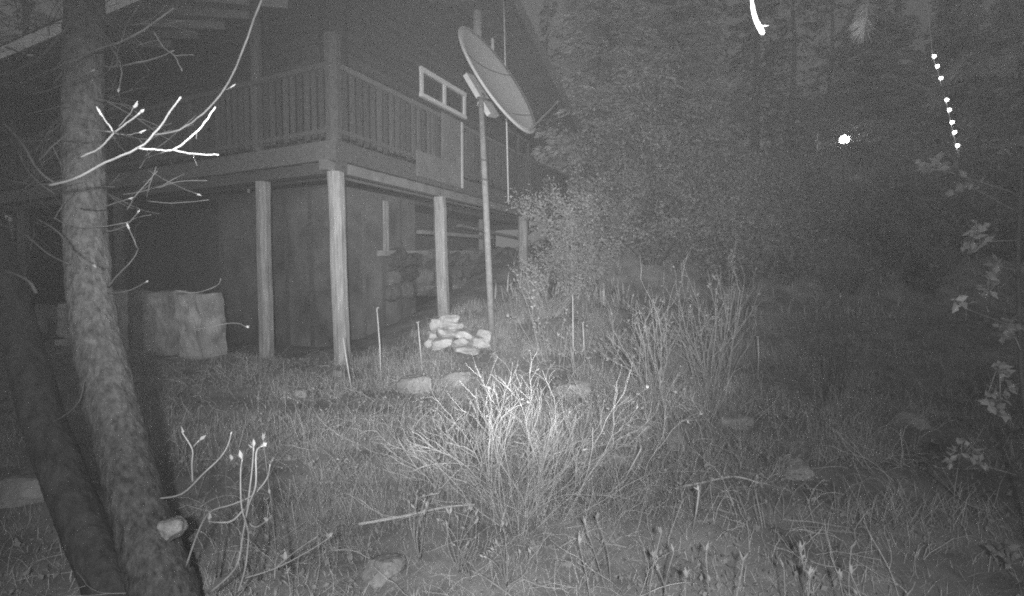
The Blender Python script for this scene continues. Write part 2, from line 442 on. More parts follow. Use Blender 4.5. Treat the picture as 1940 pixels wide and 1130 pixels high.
rim = MB().tube([dpt(1, 2*math.pi*k/na, -.02) for k in range(na+1)], .022, 8, False); part(rim, 'rim', 'dish_paint', dish, True)
for s_, e_ in (((-.34, -.93), (-.24, .96)), ((.62, -.2), (.60, .79))):
    pts = []
    for k in range(9):
        u = s_[0]+(e_[0]-s_[0])*k/8; v = s_[1]+(e_[1]-s_[1])*k/8; r2 = u*u+v*v
        pts.append(dc + maj*A*u + mino*B*v + nrm*(.10*(r2-1)+.004))
    part(MB().tube(pts, .008, 6), 'panel_seam', 'dark_metal', dish)
# back bracket, mount and feed arm
bc = dc - nrm*.40
part(MB().box(bc, maj*.38, mino*.17, nrm*.04), 'back_bracket', 'galvanised', dish)
part(MB().tube([ptop+Z*.05, ptop.lerp(bc, .5)+Z*.02, bc], [.06, .055, .06], 10), 'mount_arm', 'galvanised', dish, True)
part(MB().tube([bc+maj*.1-mino*.2, bc+maj*.1+mino*.2], .05, 12), 'elevation_bolt', 'dark_metal', dish, True)
part(MB().tube([ptop+Z*.02, bc+maj*.35], .02, 8), 'strut', 'galvanised', dish, True)
fa, fb = dc+maj*A*.98-nrm*.03, P(1054, 196, pole_d-.25)
part(MB().tube([fa-(fb-fa)*.08, fa, fb], [.017, .017, .014], 8), 'feed_arm', 'dark_metal', dish, True)
part(MB().tube([fb-(fb-fa).normalized()*.02, fb+(fb-fa).normalized()*.06], [.03, .022], 10), 'feed_horn', 'dark_metal', dish, True)

# ------------------------------------------------------------------ stones
def stone(name, label, px, py, wpx, hpx, m='rock', pn=2.4, cat='rock', group=None, seed=None, sink=.72, amp=.3):
    g = G(px, py+hpx*.45); d = g.y; s = wpx/FPX*d/2; h = hpx/FPX*d/2
    me = rock_mesh(name, seed if seed is not None else px*.01+py*.02, s, s*.8, h*1.15, m, pn, 3, amp)
    o = link(name, me, None, (g.x, g.y+s*.35, g.z+h*(1-sink))); o.rotation_euler = (rnd(-.1, .1), rnd(-.1, .1), rnd(-.4, .4))
    return tag(o, label, cat, group)
stone('rock', 'smooth pale oval rock in grass, nearest the tall corner post', 785, 724, 70, 46)
stone('rock', 'round pale rock half buried right of the oval rock', 862, 712, 66, 44)
stone('rock', 'low wide pale rock among grass behind the twiggy shrub', 1078, 728, 90, 50)
stone('rock', 'small pale rock at the foot of the corner post', 640, 704, 26, 20)
stone('rock', 'flat grey rock in grass right of the dry shrub', 1180, 862, 80, 44)
stone('rock', 'small grey rock uphill of the flat grey rock', 1214, 806, 40, 36)
stone('rock', 'rounded grey rock beside small grey rock in grass', 1284, 828, 44, 50)
stone('rock', 'broad dull rock with cracked face on the open slope', 1394, 792, 76, 48)
stone('rock', 'rough upright rock alone on the dim slope', 1512, 882, 76, 56, amp=.3)
stone('rock', 'large pale rock below the dry shrub at the path edge', 724, 1080, 92, 56)
stone('rock', 'small round rock among sprouts below the dry shrub', 1076, 1068, 26, 22)
stone('rock', 'small pale rock on bare soil downhill from the corner post', 570, 742, 34, 24)
stone('rock', 'dim rock in long grass on the shadowy slope', 1572, 770, 40, 30)
stone('rock', 'flat dim slab of rock at the shady edge of the slope', 1738, 790, 66, 54)
stone('rock', 'small rock between leaning stems above the flat grey rock', 1190, 752, 34, 26)
stone('rock', 'dark rough boulder on the bank below the leaning trees', 46, 920, 130, 70, 'slab')
for i, (px, py, wv, hv) in enumerate(((1700, 340, 44, 26), (1740, 498, 46, 30), (1694, 522, 48, 30), (1555, 376, 50, 30))):
    stone('boulder', 'pale boulder lying out on the dark hillside scrub', px, py, wv, hv, cat='boulder', group='boulders on the hillside', sink=.1)
# stone pile under the second post
pile = thing('stone_pile', 'pale pile of flat stones round the foot of the second post', 'stone pile', loc=tuple(H(2.5, -.05, .2)))
PD = G(868, 672).y+.25
pil = [(825, 614, 34, 22), (852, 608, 40, 22), (846, 630, 60, 20), (878, 632, 42, 18), (820, 636, 30, 18), (836, 650, 54, 20), (874, 648, 48, 18), (816, 650, 26, 16), (905, 650, 58, 30), (918, 638, 34, 24), (856, 618, 56, 20), (888, 660, 60, 18)]
for i, (px, py, wv, hv) in enumerate(pil):
    d = PD - (py-600)*.004+rnd(-.05, .05); c = P(px, py, d)
    me = rock_mesh('stone', i+3, wv/FPX*d/2, wv/FPX*d/2*.9, hv/FPX*d/2*1.25, 'rock_pale', 3.2, 2, .25)
    o = link('stone', me, pile); o.location = c-pile.location; o.rotation_euler = (rnd(-.15, .15), rnd(-.2, .2), rnd(0, 3))
# rough slab wall left of the second post
swall = thing('stone_wall', 'low wall of big rough upright stone slabs under the dark deck', 'wall', loc=tuple(H(-.35, 4.0, 0)))
angL = math.atan2(-L.y, -L.x)
for i, (x0, x1, y0, y1) in enumerate(((285, 352, 553, 684), (352, 412, 556, 676), (232, 279, 552, 684), (190, 232, 556, 690), (118, 190, 574, 640), (50, 116, 582, 640), (112, 186, 642, 724), (60, 112, 655, 730), (-20, 48, 590, 660), (-20, 58, 664, 745))):
    cx_ = (x0+x1)/2
    k = (cx_-CX)/FPX; b0 = COR+R*(-.25)
    s_ = (b0.x - k*b0.y)/(k*L.y-L.x)
    d = b0.y+L.y*s_; c = P(cx_, (y0+y1)/2, d)
    bm = bmesh.new(); bmesh.ops.create_cube(bm, size=2); bmesh.ops.subdivide_edges(bm, edges=bm.edges[:], cuts=7, use_grid_fill=True)
    hx, hz_ = (x1-x0)/FPX*d/2, (y1-y0)/FPX*d/2; tp = rnd(.84, 1.0)
    for v in bm.verts:
        vc = Vector((v.co.x*hx*(1+(tp-1)*max(0, v.co.z)), v.co.y*.22, v.co.z*hz_)); q = vc*4+Vector((i*5, 0, 0))
        v.co = vc+Vector((noise.noise(q), noise.noise(q+Vector((9, 0, 0))), noise.noise(q+Vector((0, 9, 0)))))*.055+Vector((0, noise.noise(vc*12), 0))*.02
    me = bpy.data.meshes.new('stone'); bm.to_mesh(me); bm.free(); me.materials.append(MATS['slab'])
    o = link('stone', me, swall); o.location = c-swall.location; o.rotation_euler = (rnd(-.05, .05), rnd(-.04, .04), angL*0+rnd(-.1, .1)-.35)

# ------------------------------------------------------------------ woody plants
def wander(p, d, ln, n, jit, grav=0.0):
    pts = [p.copy()]; d = d.normalized()
    for k in range(n):
        d = (d + rvec()*jit + Vector((0, 0, grav))).normalized(); pts.append(pts[-1]+d*ln/n)
    return pts, d
def taper(r0, r1, n): return [r0+(r1-r0)*k/(n-1) for k in range(n)]
def twiggy(mb, lm, p, d, ln, r, lev, jit=.14, kids=3, leaf=0.0, lsz=.03, sides=4, grav=.0):
    n = 5; pts, d2 = wander(p, d, ln, n, jit, grav)
    mb.tube(pts, taper(r, r*.55, n+1), sides)
    if lev > 0:
        for _ in range(kids):
            k = random.randint(1, n); dd = (pts[k]-pts[k-1]).normalized()
            nd = (dd + rvec()*.65 + Vector((0, 0, .15))).normalized()
            twiggy(mb, lm, pts[k], nd, ln*rnd(.35, .62), r*.55, lev-1, jit, kids, leaf, lsz, 3, grav)
    if lm is not None and leaf > 0:
        for k in range(1, n+1):
            if random.random() < leaf:
                for _ in range(2): lm.leaf(pts[k], (d2+rvec()*.9), rvec(), lsz*rnd(.7, 1.3), lsz*.5*rnd(.7, 1.2))
def shrub(name, label, cat, base, stems, ln, r, spread, lev, m='twig', leaf=0, lsz=.03, lmat='leaf', group=None, kids=3, br=.12, tilt=Vector((0, 0, 0)), jit=.14):
    root = thing(name, label, cat, group, tuple(base)); mb = MB(); lm = MB()
    for _ in range(stems):
        a = rnd(0, 2*math.pi); s_ = rnd(.1, 1)*spread
        d = Vector((math.cos(a)*s_, math.sin(a)*s_*.8, 1))+tilt
        p = Vector((math.cos(a)*br*rnd(0, 1), math.sin(a)*br*rnd(0, 1), -.03))
        twiggy(mb, lm, p, d, ln*rnd(.55, 1.05), r*rnd(.7, 1.2), lev, jit, kids, leaf, lsz)
    mb.build('stems', m, root)
    if lm.v: lm.build('leaves', lmat, root)
    return root
# central dry shrub and its neighbours
shrub('dry_shrub', 'big bleached twiggy shrub fanning out of the grass in the middle of the slope', 'shrub', G(985, 985), 44, .6, .0026, .95, 2, 'dry_twig', kids=5, br=.25, jit=.3, leaf=.02, lsz=.02)
shrub('dry_shrub', 'smaller dry twiggy shrub tangled against the left of the big bleached shrub', 'shrub', G(870, 930), 12, .5, .0026, .8, 2, 'dry_twig', kids=5, jit=.3, br=.15, tilt=Vector((-.3, 0, 0)))
shrub('dry_shrub', 'pale arching dead stems lying low under the big bleached shrub', 'shrub', G(980, 1000), 10, .55, .0024, 2.2, 2, 'dry_twig', kids=3, jit=.25, br=.2)
shrub('upright_shrub', 'tall upright budding shrub on the lip of the slope', 'shrub', G(1345, 730), 18, 1.15, .0055, .32, 2, 'twig', .11, .042, 'shaded_leaf', br=.2)
shrub('upright_shrub', 'leaning budding shrub between the pole and the tall upright shrub', 'shrub', G(1235, 745), 16, 1.0, .0055, .5, 2, 'twig', .10, .042, 'shaded_leaf', br=.25, tilt=Vector((-.15, 0, 0)))
shrub('upright_shrub', 'thin forked shrub growing right of the stone pile', 'shrub', G(1040, 690), 9, 1.0, .006, .6, 2, 'twig', .12, .05, 'leaf', br=.25)
shrub('upright_shrub', 'sparse dim shrub standing alone right of the tall upright shrub', 'shrub', G(1575, 760), 9, 1.3, .006, .25, 2, 'shaded_twig', .1, .05, 'shaded_leaf', br=.2)
shrub('upright_shrub', 'low bare bush in front of the leaning budding shrub', 'shrub', G(1130, 720), 12, .5, .006, .8, 2, 'twig', .1, .04, 'leaf', br=.3)
brush = [shrub('low_brush', 'knee-high tangle of bare brush growing on the open slope', 'brush', (0, 0, 0), 10, .34, .0026, 1.1, 2, 'twig', .06, .02, 'leaf', 'bare brush on the open slope', 3, .16, jit=.3) for _ in range(3)]
bspots = [(1150, 800), (1240, 880), (1330, 830), (1080, 850), (720, 800), (640, 880), (800, 790), (1420, 900), (1500, 830), (1600, 900), (1280, 960), (1130, 930), (700, 930), (600, 980), (1440, 990), (1010, 760), (1190, 690), (1480, 720), (1640, 790), (900, 740), (560, 820)]
for i, (px, py) in enumerate(bspots):
    o = brush[i] if i < 3 else copy_tree(brush[i % 3]); o.location = G(px+rnd(-20, 20), py+rnd(-10, 10)); k = rnd(.75, 1.3); o.scale = (k*1.2, k*1.2, k); o.rotation_euler = (0, 0, rnd(0, 6.28))
# leafy bushes: three kinds of mesh shared by all the hillside copies
def bush(name, label, cat, base, hgt, wid, nl, lsz, lmat='shaded_leaf', smat='shaded_twig', group=None, loc=None):
    root = thing(name, label, cat, group, tuple(base)); mb = MB(); lm = MB()
    for _ in range(14):
        a = rnd(0, 6.28); twiggy(mb, None, Vector((math.cos(a)*wid*.1, math.sin(a)*wid*.1, -.05)), Vector((math.cos(a)*.6*wid/hgt, math.sin(a)*.6*wid/hgt, 1)), hgt*rnd(.6, .95), .012, 2, .15, 3, sides=4)
    tips = mb.v
    for _ in range(nl):
        p = random.choice(tips)+rvec()*rnd(0, .12)*hgt
        if p.z < .05: p = Vector((p.x, p.y, abs(p.z)+.05))
        lm.leaf(p, rvec()+Vector((0, 0, .3)), rvec(), lsz*rnd(.6, 1.3), lsz*rnd(.35, .6))
    mb.build('stems', smat, root); lm.build('foliage', lmat, root)
    return root
bush('leafy_bush', 'bright leafy bush crowding the far deck post', 'bush', on_ground(1100, 10.6), 1.9, 1.4, 9000, .06, 'leaf', 'twig')
bush('leafy_bush', 'broad leafy bush in front of the far end of the deck rail', 'bush', on_ground(1135, 13.0), 1.7, 1.8, 9000, .075, 'leaf', 'twig')
bush('leafy_bush', 'small leafy bush at the root of the far deck post', 'bush', G(1040, 600), .9, 1.0, 1800, .045, 'leaf', 'twig')
protoA = bush('hillside_bush', 'rounded dim scrub bush on the rising hillside', 'bush', (0, 0, 0), 1.8, 1.6, 3000, .09, 'bush_leaf', 'shaded_twig', 'scrub on the hillside')
protoB = bush('hillside_bush', 'rounded dim scrub bush on the rising hillside', 'bush', (0, 0, 0), 1.3, 1.8, 2600, .08, 'bush_leaf', 'shaded_twig', 'scrub on the hillside')
protoC = bush('hillside_bush', 'rounded dim scrub bush on the rising hillside', 'bush', (0, 0, 0), 2.2, 1.2, 2600, .08, 'bush_leaf', 'shaded_twig', 'scrub on the hillside')
usedp = set()
for i in range(34):
    px = rnd(1430, 1960); d = rnd(12.0, 15.5); o = copy_tree(random.choice((protoA, protoB))); o.location = on_ground(px, d)
    s_ = rnd(.45, .8); o.scale = (s_*1.2, s_*1.2, s_); o.rotation_euler = (0, 0, rnd(0, 6.28))
for i in range(170):
    px = rnd(1090, 1980); d = rnd(13, 31) if i > 80 else rnd(12.2, 18)
    if px < 1190 and d < 17: d = rnd(17.5, 24)
    if (1490 < px < 1720 and d < 19.5) or (1350 < px <= 1490 and d > 14): d = rnd(22, 31) if px > 1490 else rnd(12.2, 13.5)
    g = on_ground(px, d)
    pr = random.choice((protoA, protoB, protoC))
    if pr.name in usedp: o = copy_tree(pr)
    else: o = pr; usedp.add(pr.name)
    o.location = g; s_ = rnd(.7, 1.25)*(1 + .012*(d-12))*(1.35 if px < 1450 and 13.5 < d < 18 else 1); o.scale = (s_, s_, s_*rnd(.75, 1.1)); o.rotation_euler = (0, 0, rnd(0, 6.28))
# pale upright stalks on the hillside
stalk_spots = [(1160, 215, 60, 15), (1205, 215, 75, 15), (1133, 235, 60, 14.5), (1190, 250, 60, 15), (1250, 255, 55, 16), (1262, 250, 60, 16), (1315, 240, 70, 16), (1290, 270, 50, 16), (1450, 275, 60, 17), (1480, 258, 50, 18), (1375, 270, 60, 17), (1400, 275, 60, 17), (1548, 250, 55, 18), (1615, 345, 45, 16)]
for px, py, ln, d in stalk_spots:
    a = P(px, py, d); g = Vector((a.x+rnd(-.1, .1), a.y, ground(a.x, a.y)-.05))
    root = thing('tall_stalk', 'pale thin stalk sticking up out of the hillside scrub', 'stalk', 'stalks in the hillside scrub', tuple(g)); top = a-g
    mb = MB().tube([Vector((0, 0, 0)), top*.5+rvec()*.05, top], [.02, .018, .012], 5); mb.build('stem', 'leaf', root)
    lm = MB()
    for _ in range(40):
        f = rnd(.6, 1.02); lm.leaf(top*f+rvec()*.03, rvec()*.8+Vector((0, 0, 1)), rvec(), .14*rnd(.6, 1.2), .045)
    lm.build('leaves', 'leaf', root)

# ------------------------------------------------------------------ conifers
def conifer(name, label, base, hgt, rad, nb, m='needle', group=None, cards=22, csz=.2, first=.08, top=.1):
    root = thing(name, label, 'tree', group, tuple(base)); mb = MB(); cr = MB()
    pts = [Vector((rnd(-.05, .05)*k, rnd(-.05, .05)*k, hgt*k/8-.1)) for k in range(9)]
    mb.tube(pts, taper(rad*.07+.05, .02, 9), 8)
    for i in range(nb):
        f = first+(1-first)*(i+rnd(0, 1))/nb; z = hgt*f
        ln = rad*(1-f)**.75*rnd(.6, 1.15)+.15
        a = rnd(0, 6.28); out = Vector((math.cos(a), math.sin(a), 0)); sid = Vector((-out.y, out.x, 0))
        mb.tube([Vector((0, 0, z)), out*ln*.5+Vector((0, 0, z-.02*ln)), out*ln+Vector((0, 0, z-.18*ln))], [.03, .02, .008], 4, False)
        for _ in range(int(cards*(.4+ln/rad))):
            u = rnd(.15, 1)**.8; sp_ = (1-u*.7)*ln*.34
            p = out*ln*u + sid*rnd(-1, 1)*sp_ + Vector((0, 0, z-.2*ln*u*u + rnd(-.12, .08)*(.5+ln*.3)))
            d = out*rnd(.3, 1)+sid*rnd(-.9, .9)+Vector((0, 0, rnd(-.7, .15)))
            cr.leaf(p, d, rvec(), csz*rnd(.7, 1.5), csz*rnd(.22, .4))
    mb.build('trunk', 'pine_bark', root); cr.build('crown', m, root)
    return root
def cbase(px, d): return on_ground(px, d)
for px, d, h_, lab in ((-60, 24, 22, 'tall pine behind the cabin, past the far end of the eave'), (70, 27, 22, 'pine behind the cabin roof next to the eave end')):
    conifer('pine_tree', lab, cbase(px, d), h_, 4.2, 150, 'needle', cards=50, csz=.3)
conifer('pine_tree', 'full pale pine rising directly behind the cabin gable edge', cbase(1140, 16.5), 13, 2.6, 300, 'needle', cards=80, csz=.24)
conifer('pine_tree', 'broad pale pine beside the dark gap in the forest', cbase(1268, 16.8), 13, 2.1, 300, 'needle', cards=80, csz=.24)
conifer('pine_tree', 'dim pine filling the gap between the two pale pines', cbase(1205, 20), 16, 2.8, 220, 'needle', cards=60, csz=.3)
conifer('pine_tree', 'dim spreading pine standing behind the glowing globe lamp', cbase(1630, 22.5), 7.5, 2.9, 240, 'needle', cards=70, csz=.24)
conifer('pine_tree', 'dim pine uphill of the string of round bulbs', cbase(1790, 23), 7.5, 2.6, 180, 'needle', cards=64, csz=.25)
conifer('pine_tree', 'dim pine at the right end of the hillside behind the near boughs', cbase(1920, 18), 8, 2.4, 180, 'needle', cards=64, csz=.25)
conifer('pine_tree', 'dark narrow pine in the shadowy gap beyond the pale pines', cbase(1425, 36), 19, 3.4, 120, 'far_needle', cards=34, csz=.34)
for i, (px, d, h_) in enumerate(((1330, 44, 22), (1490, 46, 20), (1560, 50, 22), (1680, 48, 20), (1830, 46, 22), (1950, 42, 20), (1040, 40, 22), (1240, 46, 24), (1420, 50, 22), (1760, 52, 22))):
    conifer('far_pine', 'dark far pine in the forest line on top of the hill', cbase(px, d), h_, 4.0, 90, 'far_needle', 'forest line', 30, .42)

# ------------------------------------------------------------------ near forked tree at left
fork = thing('forked_tree', 'leaning two-trunked tree with bare budding branches in front of the dark deck', 'tree', loc=tuple(G(330, 1125)))
def pxpath(lst, d0, d1):
    return [P(x, y, d0+(d1-d0)*k/(len(lst)-1)) for k, (x, y) in enumerate(lst)]
def smoothpath(pts, sub=5):
    out = []
    for i in range(len(pts)-1):
        p0, p1, p2, p3 = pts[max(i-1, 0)], pts[i], pts[i+1], pts[min(i+2, len(pts)-1)]
        for k in range(sub):
            t = k/sub
            out.append(.5*((2*p1)+(p2-p0)*t+(2*p0-5*p1+4*p2-p3)*t*t+(3*p1-p0-3*p2+p3)*t**3))
    return out+[pts[-1]]
def trunk_mesh(lst, wid, d0, d1, sides=84, amp=.06):
    pts = smoothpath(pxpath(lst, d0, d1), 22); n = len(pts); ws = []
    for k in range(n):
        f = k/(n-1)*(len(wid)-1); i = min(int(f), len(wid)-2); ws.append((wid[i]+(wid[i+1]-wid[i])*(f-i))/2/FPX*pts[k].y)
    mb = MB().tube(pts, ws, sides, True)
    for i, v in enumerate(mb.v):
        c = pts[min(i//sides, n-1)]; mb.v[i] = c+(Vector(v)-c)*(1+amp*noise.noise(Vector(v)*7)+amp*1.3*abs(noise.noise(Vector((v[0]*55, v[1]*55, v[2]*14))))+amp*.7*noise.noise(Vector((v[0]*130, v[1]*130, v[2]*50))))
    return mb
part(trunk_mesh([(330, 1230), (312, 1120), (268, 985), (236, 860), (204, 740), (176, 600), (164, 470), (160, 330), (158, 180), (160, 20), (165, -160)], [118, 108, 92, 84, 80, 72, 66, 62, 60, 58, 54], 1.95, 2.75), 'trunk', 'bark', fork, True)
part(trunk_mesh([(250, 1230), (206, 1110), (160, 1000), (112, 880), (74, 770), (46, 660), (18, 560), (-20, 430), (-60, 280), (-90, 100)], [80, 76, 72, 68, 64, 58, 52, 48, 44, 40], 2.0, 2.9), 'trunk', 'dark_bark', fork, True)
bu = rock_mesh('branch_stub', 9.7, .052, .045, .05, 'cut_wood', amp=.25); bu.polygons.foreach_set('use_smooth', [True]*len(bu.polygons))
o = link('branch_stub', bu, fork); o.location = P(326, 1002, 1.97)-fork.location
def branch(lst, d0, d1, r0, r1, m='twig', bud=True):
    if m == 'shaded_twig': r0, r1 = r0*.65, r1*.7; d0, d1 = d0+.15, d1+.15
    pts = smoothpath(pxpath(lst, d0, d1), 4); pts = [pts[0]]+[q+rvec()*.0014 for q in pts[1:-1]]+[pts[-1]]; mb = MB().tube(pts, taper(r0, r1, len(pts)), 6)
    b_ = part(mb, 'branch', m, fork, True)
    if bud and random.random() < .75:
        bb = MB(); e = pts[-1]; d = (pts[-1]-pts[-2]).normalized()
        for _ in range(2): bb.leaf(e-d*.01, d+rvec()*.35, rvec(), .02*rnd(.4, 1.3), .009*rnd(.5, 1.3))
        bb.tube([e-d*.01, e+d*.006, e+d*.018], [r1, r1*2.0, r1*.6], 6)
        off = fork.location; bb.v = [Vector(v)-off for v in bb.v]
        bb.build('bud', 'leaf', b_)
# bright branch
branch([(90, 352), (140, 340), (200, 308), (262, 281), (300, 245), (320, 215), (342, 185)], 1.9, 1.35, .0048, .002)
branch([(262, 281), (300, 284), (326, 284), (360, 262), (388, 232), (408, 203)], 1.40, 1.33, .0026, .0018)
branch([(326, 284), (350, 290), (380, 292), (414, 294)], 1.36, 1.33, .0023, .0015)
branch([(150, 300), (190, 280), (215, 252), (240, 234), (268, 212)], 1.75, 1.45, .0032, .0022)
branch([(215, 250), (202, 232), (190, 214)], 1.55, 1.5, .0022, .0018)
branch([(70, 310), (110, 268), (150, 247), (210, 250)], 1.9, 1.6, .005, .003, 'shaded_twig', False)
branch([(212, 251), (240, 256), (268, 250)], 1.6, 1.6, .003, .002, 'shaded_twig')
branch([(225, 240), (244, 218), (256, 200)], 1.6, 1.6, .0025, .002, 'shaded_twig')
branch([(370, 248), (372, 256), (373, 264)], 1.36, 1.36, .0012, .0008, 'shaded_twig', False)
branch([(367, 292), (370, 306), (374, 314)], 1.36, 1.36, .0012, .0008, 'shaded_twig', False)
branch([(500, -10), (482, 35), (455, 110), (425, 170), (385, 215), (340, 246), (292, 256)], 2.0, 1.8, .007, .004, 'shaded_twig', False)
branch([(421, 173), (432, 168), (440, 164)], 1.92, 1.9, .003, .002, 'shaded_twig')
branch([(330, 15), (250, 70), (155, 108), (100, 160)], 2.2, 2.4, .006, .009, 'shaded_twig', False)
branch([(290, 60), (310, 90), (330, 106), (345, 135)], 2.0, 1.9, .005, .003, 'shaded_twig')
branch([(330, 106), (348, 104), (366, 105)], 1.95, 1.9, .003, .002, 'shaded_twig')
branch([(8, 235), (40, 270), (75, 325), (110, 350)], 2.0, 2.2, .007, .009, 'shaded_twig', False)
branch([(10, 90), (40, 100), (55, 105)], 1.9, 1.9, .006, .003, 'shaded_twig')
branch([(195, 127), (230, 125), (290, 112), (330, 96)], 2.4, 2.2, .008, .004, 'shaded_twig', False)
branch([(70, 415), (110, 440), (140, 478), (178, 504)], 2.1, 1.9, .006, .003, 'shaded_twig')
branch([(100, 412), (125, 425), (148, 427)], 2.0, 1.95, .004, .002, 'shaded_twig')
branch([(205, 545), (222, 522), (245, 500), (260, 476), (258, 465), (243, 430)], 2.2, 1.9, .005, .003, 'shaded_twig')
branch([(205, 556), (232, 554), (258, 545), (278, 534)], 2.2, 1.95, .005, .003, 'shaded_twig')
branch([(198, 440), (225, 434), (242, 425), (262, 402)], 2.3, 2.1, .006, .003, 'shaded_twig')
branch([(8, 514), (40, 524), (60, 540), (68, 556)], 1.9, 1.9, .007, .01, 'shaded_twig', False)
branch([(350, 627), (390, 622), (440, 612), (468, 620)], 2.3, 2.0, .004, .0025, 'shaded_twig')
branch([(160, 724), (150, 760), (130, 782), (100, 800)], 2.0, 1.9, .004, .003, 'shaded_twig', False)
branch([(330, 550), (372, 555), (410, 542), (418, 528)], 2.3, 2.2, .003, .002, 'shaded_twig')
branch([(-20, 420), (40, 440), (90, 480), (130, 500)], 2.3, 2.1, .009, .005, 'shaded_twig', False)
branch([(-20, 330), (30, 345), (90, 350), (140, 332)], 2.3, 2.1, .008, .005, 'shaded_twig', False)
branch([(160, 60), (210, 90), (230, 130), (225, 170)], 2.4, 2.2, .008, .004, 'shaded_twig')
branch([(-20, 150), (60, 120), (120, 60), (170, -20)], 2.2, 2.3, .008, .008, 'shaded_twig', False)
ft = MB()
for i in range(130):
    x, y = rnd(-40, 330)*rnd(.5, 1), rnd(-10, 470); d = rnd(2.3, 3.2)
    twiggy(ft, None, P(x, y, d), Vector((rnd(-1, 1), rnd(-.3, .3), rnd(-.5, .9))), rnd(.12, .34), rnd(.0015, .003), 1, .22, 2, sides=3)
part(ft, 'fine_twigs', 'shaded_twig', fork)['kind'] = 'stuff'
for i in range(18):                                    # faint fine twigs in the upper left
    x, y = rnd(-20, 300), rnd(0, 430); a = rnd(-1.2, .6); ln = rnd(50, 130)
    d = rnd(2.0, 2.8)
    branch([(x, y), (x+ln*.4*math.cos(a)+rnd(-8, 8), y+ln*.4*math.sin(a)), (x+ln*math.cos(a), y+ln*math.sin(a)+rnd(-20, 20))], d, d-.1, rnd(.003, .006), .002, 'shaded_twig', random.random() < .5)

# bare saplings between the trunk and the slope
def sapling(label, paths, d, r, m='twig', group=None, leaves=0):
    g = P(paths[0][0][0], paths[0][0][1], d); root = thing('sapling', label, 'sapling', group, tuple(g))
    for lst in paths:
        pts = smoothpath([P(x, y, d-.04*k)+rvec()*.004*(k > 0) for k, (x, y) in enumerate(lst)], 4)
        part(MB().tube(pts, taper(r, r*.45, len(pts)), 5), 'stem', m, root, True)
        if leaves:
            lm = MB(); e = pts[-1]
            for _ in range(random.randint(0, leaves+1)): lm.leaf(e, rvec()*.8+Z, rvec(), .026*rnd(.5, 1.3), .011*rnd(.6, 1.3))
            if lm.v: part(lm, 'leaves', 'shaded_leaf', root)
    return root
sapling('pale bare sapling with close upright stems beside the forked tree', [[(395, 1125), (445, 1075), (462, 1010), (472, 960), (485, 920), (487, 860), (497, 845)], [(450, 1125), (466, 1075), (471, 1020), (466, 995), (458, 960), (456, 900), (458, 870)], [(466, 985), (472, 940), (476, 890), (479, 850)], [(466, 985), (482, 1000), (510, 985)], [(462, 965), (440, 985), (410, 992), (395, 988)]], 1.75, .004, leaves=2)
sapling('arching bare sapling rising from the foot of the forked tree', [[(352, 1075), (375, 1010), (400, 970), (440, 958), (480, 940), (505, 910), (514, 880)], [(300, 945), (345, 938), (385, 900), (415, 870), (432, 845), (440, 820)], [(365, 915), (363, 880), (363, 850), (348, 822)], [(363, 850), (375, 835)]], 1.85, .0038, leaves=1)
sapling('thin forked sapling crossing behind the pale bare sapling', [[(465, 1085), (445, 1000), (432, 940), (426, 895), (440, 872)], [(410, 1095), (415, 1000), (422, 950), (450, 910)], [(490, 1100), (495, 1020), (502, 950)], [(545, 1080), (530, 1000), (512, 935)]], 2.05, .0035, 'shaded_twig', leaves=1)
sapling('low slanting twig reaching out over the grass from the sapling clump', [[(455, 1098), (520, 1078), (580, 1045), (620, 1020)], [(520, 1078), (560, 1045), (600, 1020)], [(520, 1100), (525, 1060), (540, 1040)]], 1.8, .003, leaves=4)
for (x0, y0, x1, y1, lab) in ((722, 722, 714, 585, 'straight dry stem standing in front of the boarded basement'), (800, 700, 792, 612, 'short dry stem left of the stone pile'), (668, 745, 650, 640, 'leaning dry stem beside the tall corner post'),
        (1086, 690, 1085, 562, 'pale straight stake-like stem right of the pole'), (1436, 715, 1436, 640, 'thin dry stem on the shadow line of the slope'), (1108, 690, 1104, 612, 'short dry stem beside the stake-like stem'), (1310, 1010, 1324, 930, 'slim leaning straw in the lower grass'), (1170, 930, 1215, 850, 'thick bent straw leaning right of the dry shrub')):
    a = G(x0, y0); d = a.y; b_ = P(x1, y1, d-.05)
    root = thing('dry_weed', lab, 'weed', loc=tuple(a)); part(MB().tube([a-Z*.03, a.lerp(b_, .5)+rvec()*.012, b_], [.0055*d/4+.002, .005*d/4+.0015, .003*d/4+.001], 5), 'stem', 'dry_twig', root, True)
    lm = MB(); [lm.leaf(b_, rvec()+Z, rvec(), .03, .012) for _ in range(3)]; part(lm, 'seed_head', 'dry_twig', root)
# long fallen sticks
for pth, lab, m in (([(1175, 700), (1260, 745), (1340, 790), (1400, 850)], 'long fallen stick slanting down the right of the slope', 'dry_twig'), ([(1430, 770), (1480, 795), (1530, 840)], 'short fallen stick beside the broad dull rock', 'twig'), ([(1280, 945), (1330, 935), (1390, 922), (1440, 935)], 'low bent stick lying across the lower grass', 'dry_twig'), ([(1740, 895), (1790, 940), (1830, 975), (1870, 990)], 'curved stick on the dark lower right bank', 'twig'), ([(680, 1015), (760, 1000), (840, 985), (900, 980)], 'pale stick lying below the smaller dry shrub', 'dry_twig')):
    pts = [G(x, y)+Z*.06 for x, y in pth]; root = thing('fallen_stick', lab, 'stick', loc=tuple(pts[0]))
    pts = smoothpath(pts, 5); part(MB().tube(pts, taper(.009, .005, len(pts)), 6), 'stick', m, root, True)
    part(MB().tube([pts[len(pts)//2], pts[len(pts)//2]+Vector((.05, .04, .09))], [.004, .002], 5), 'side_twig', m, root, True)

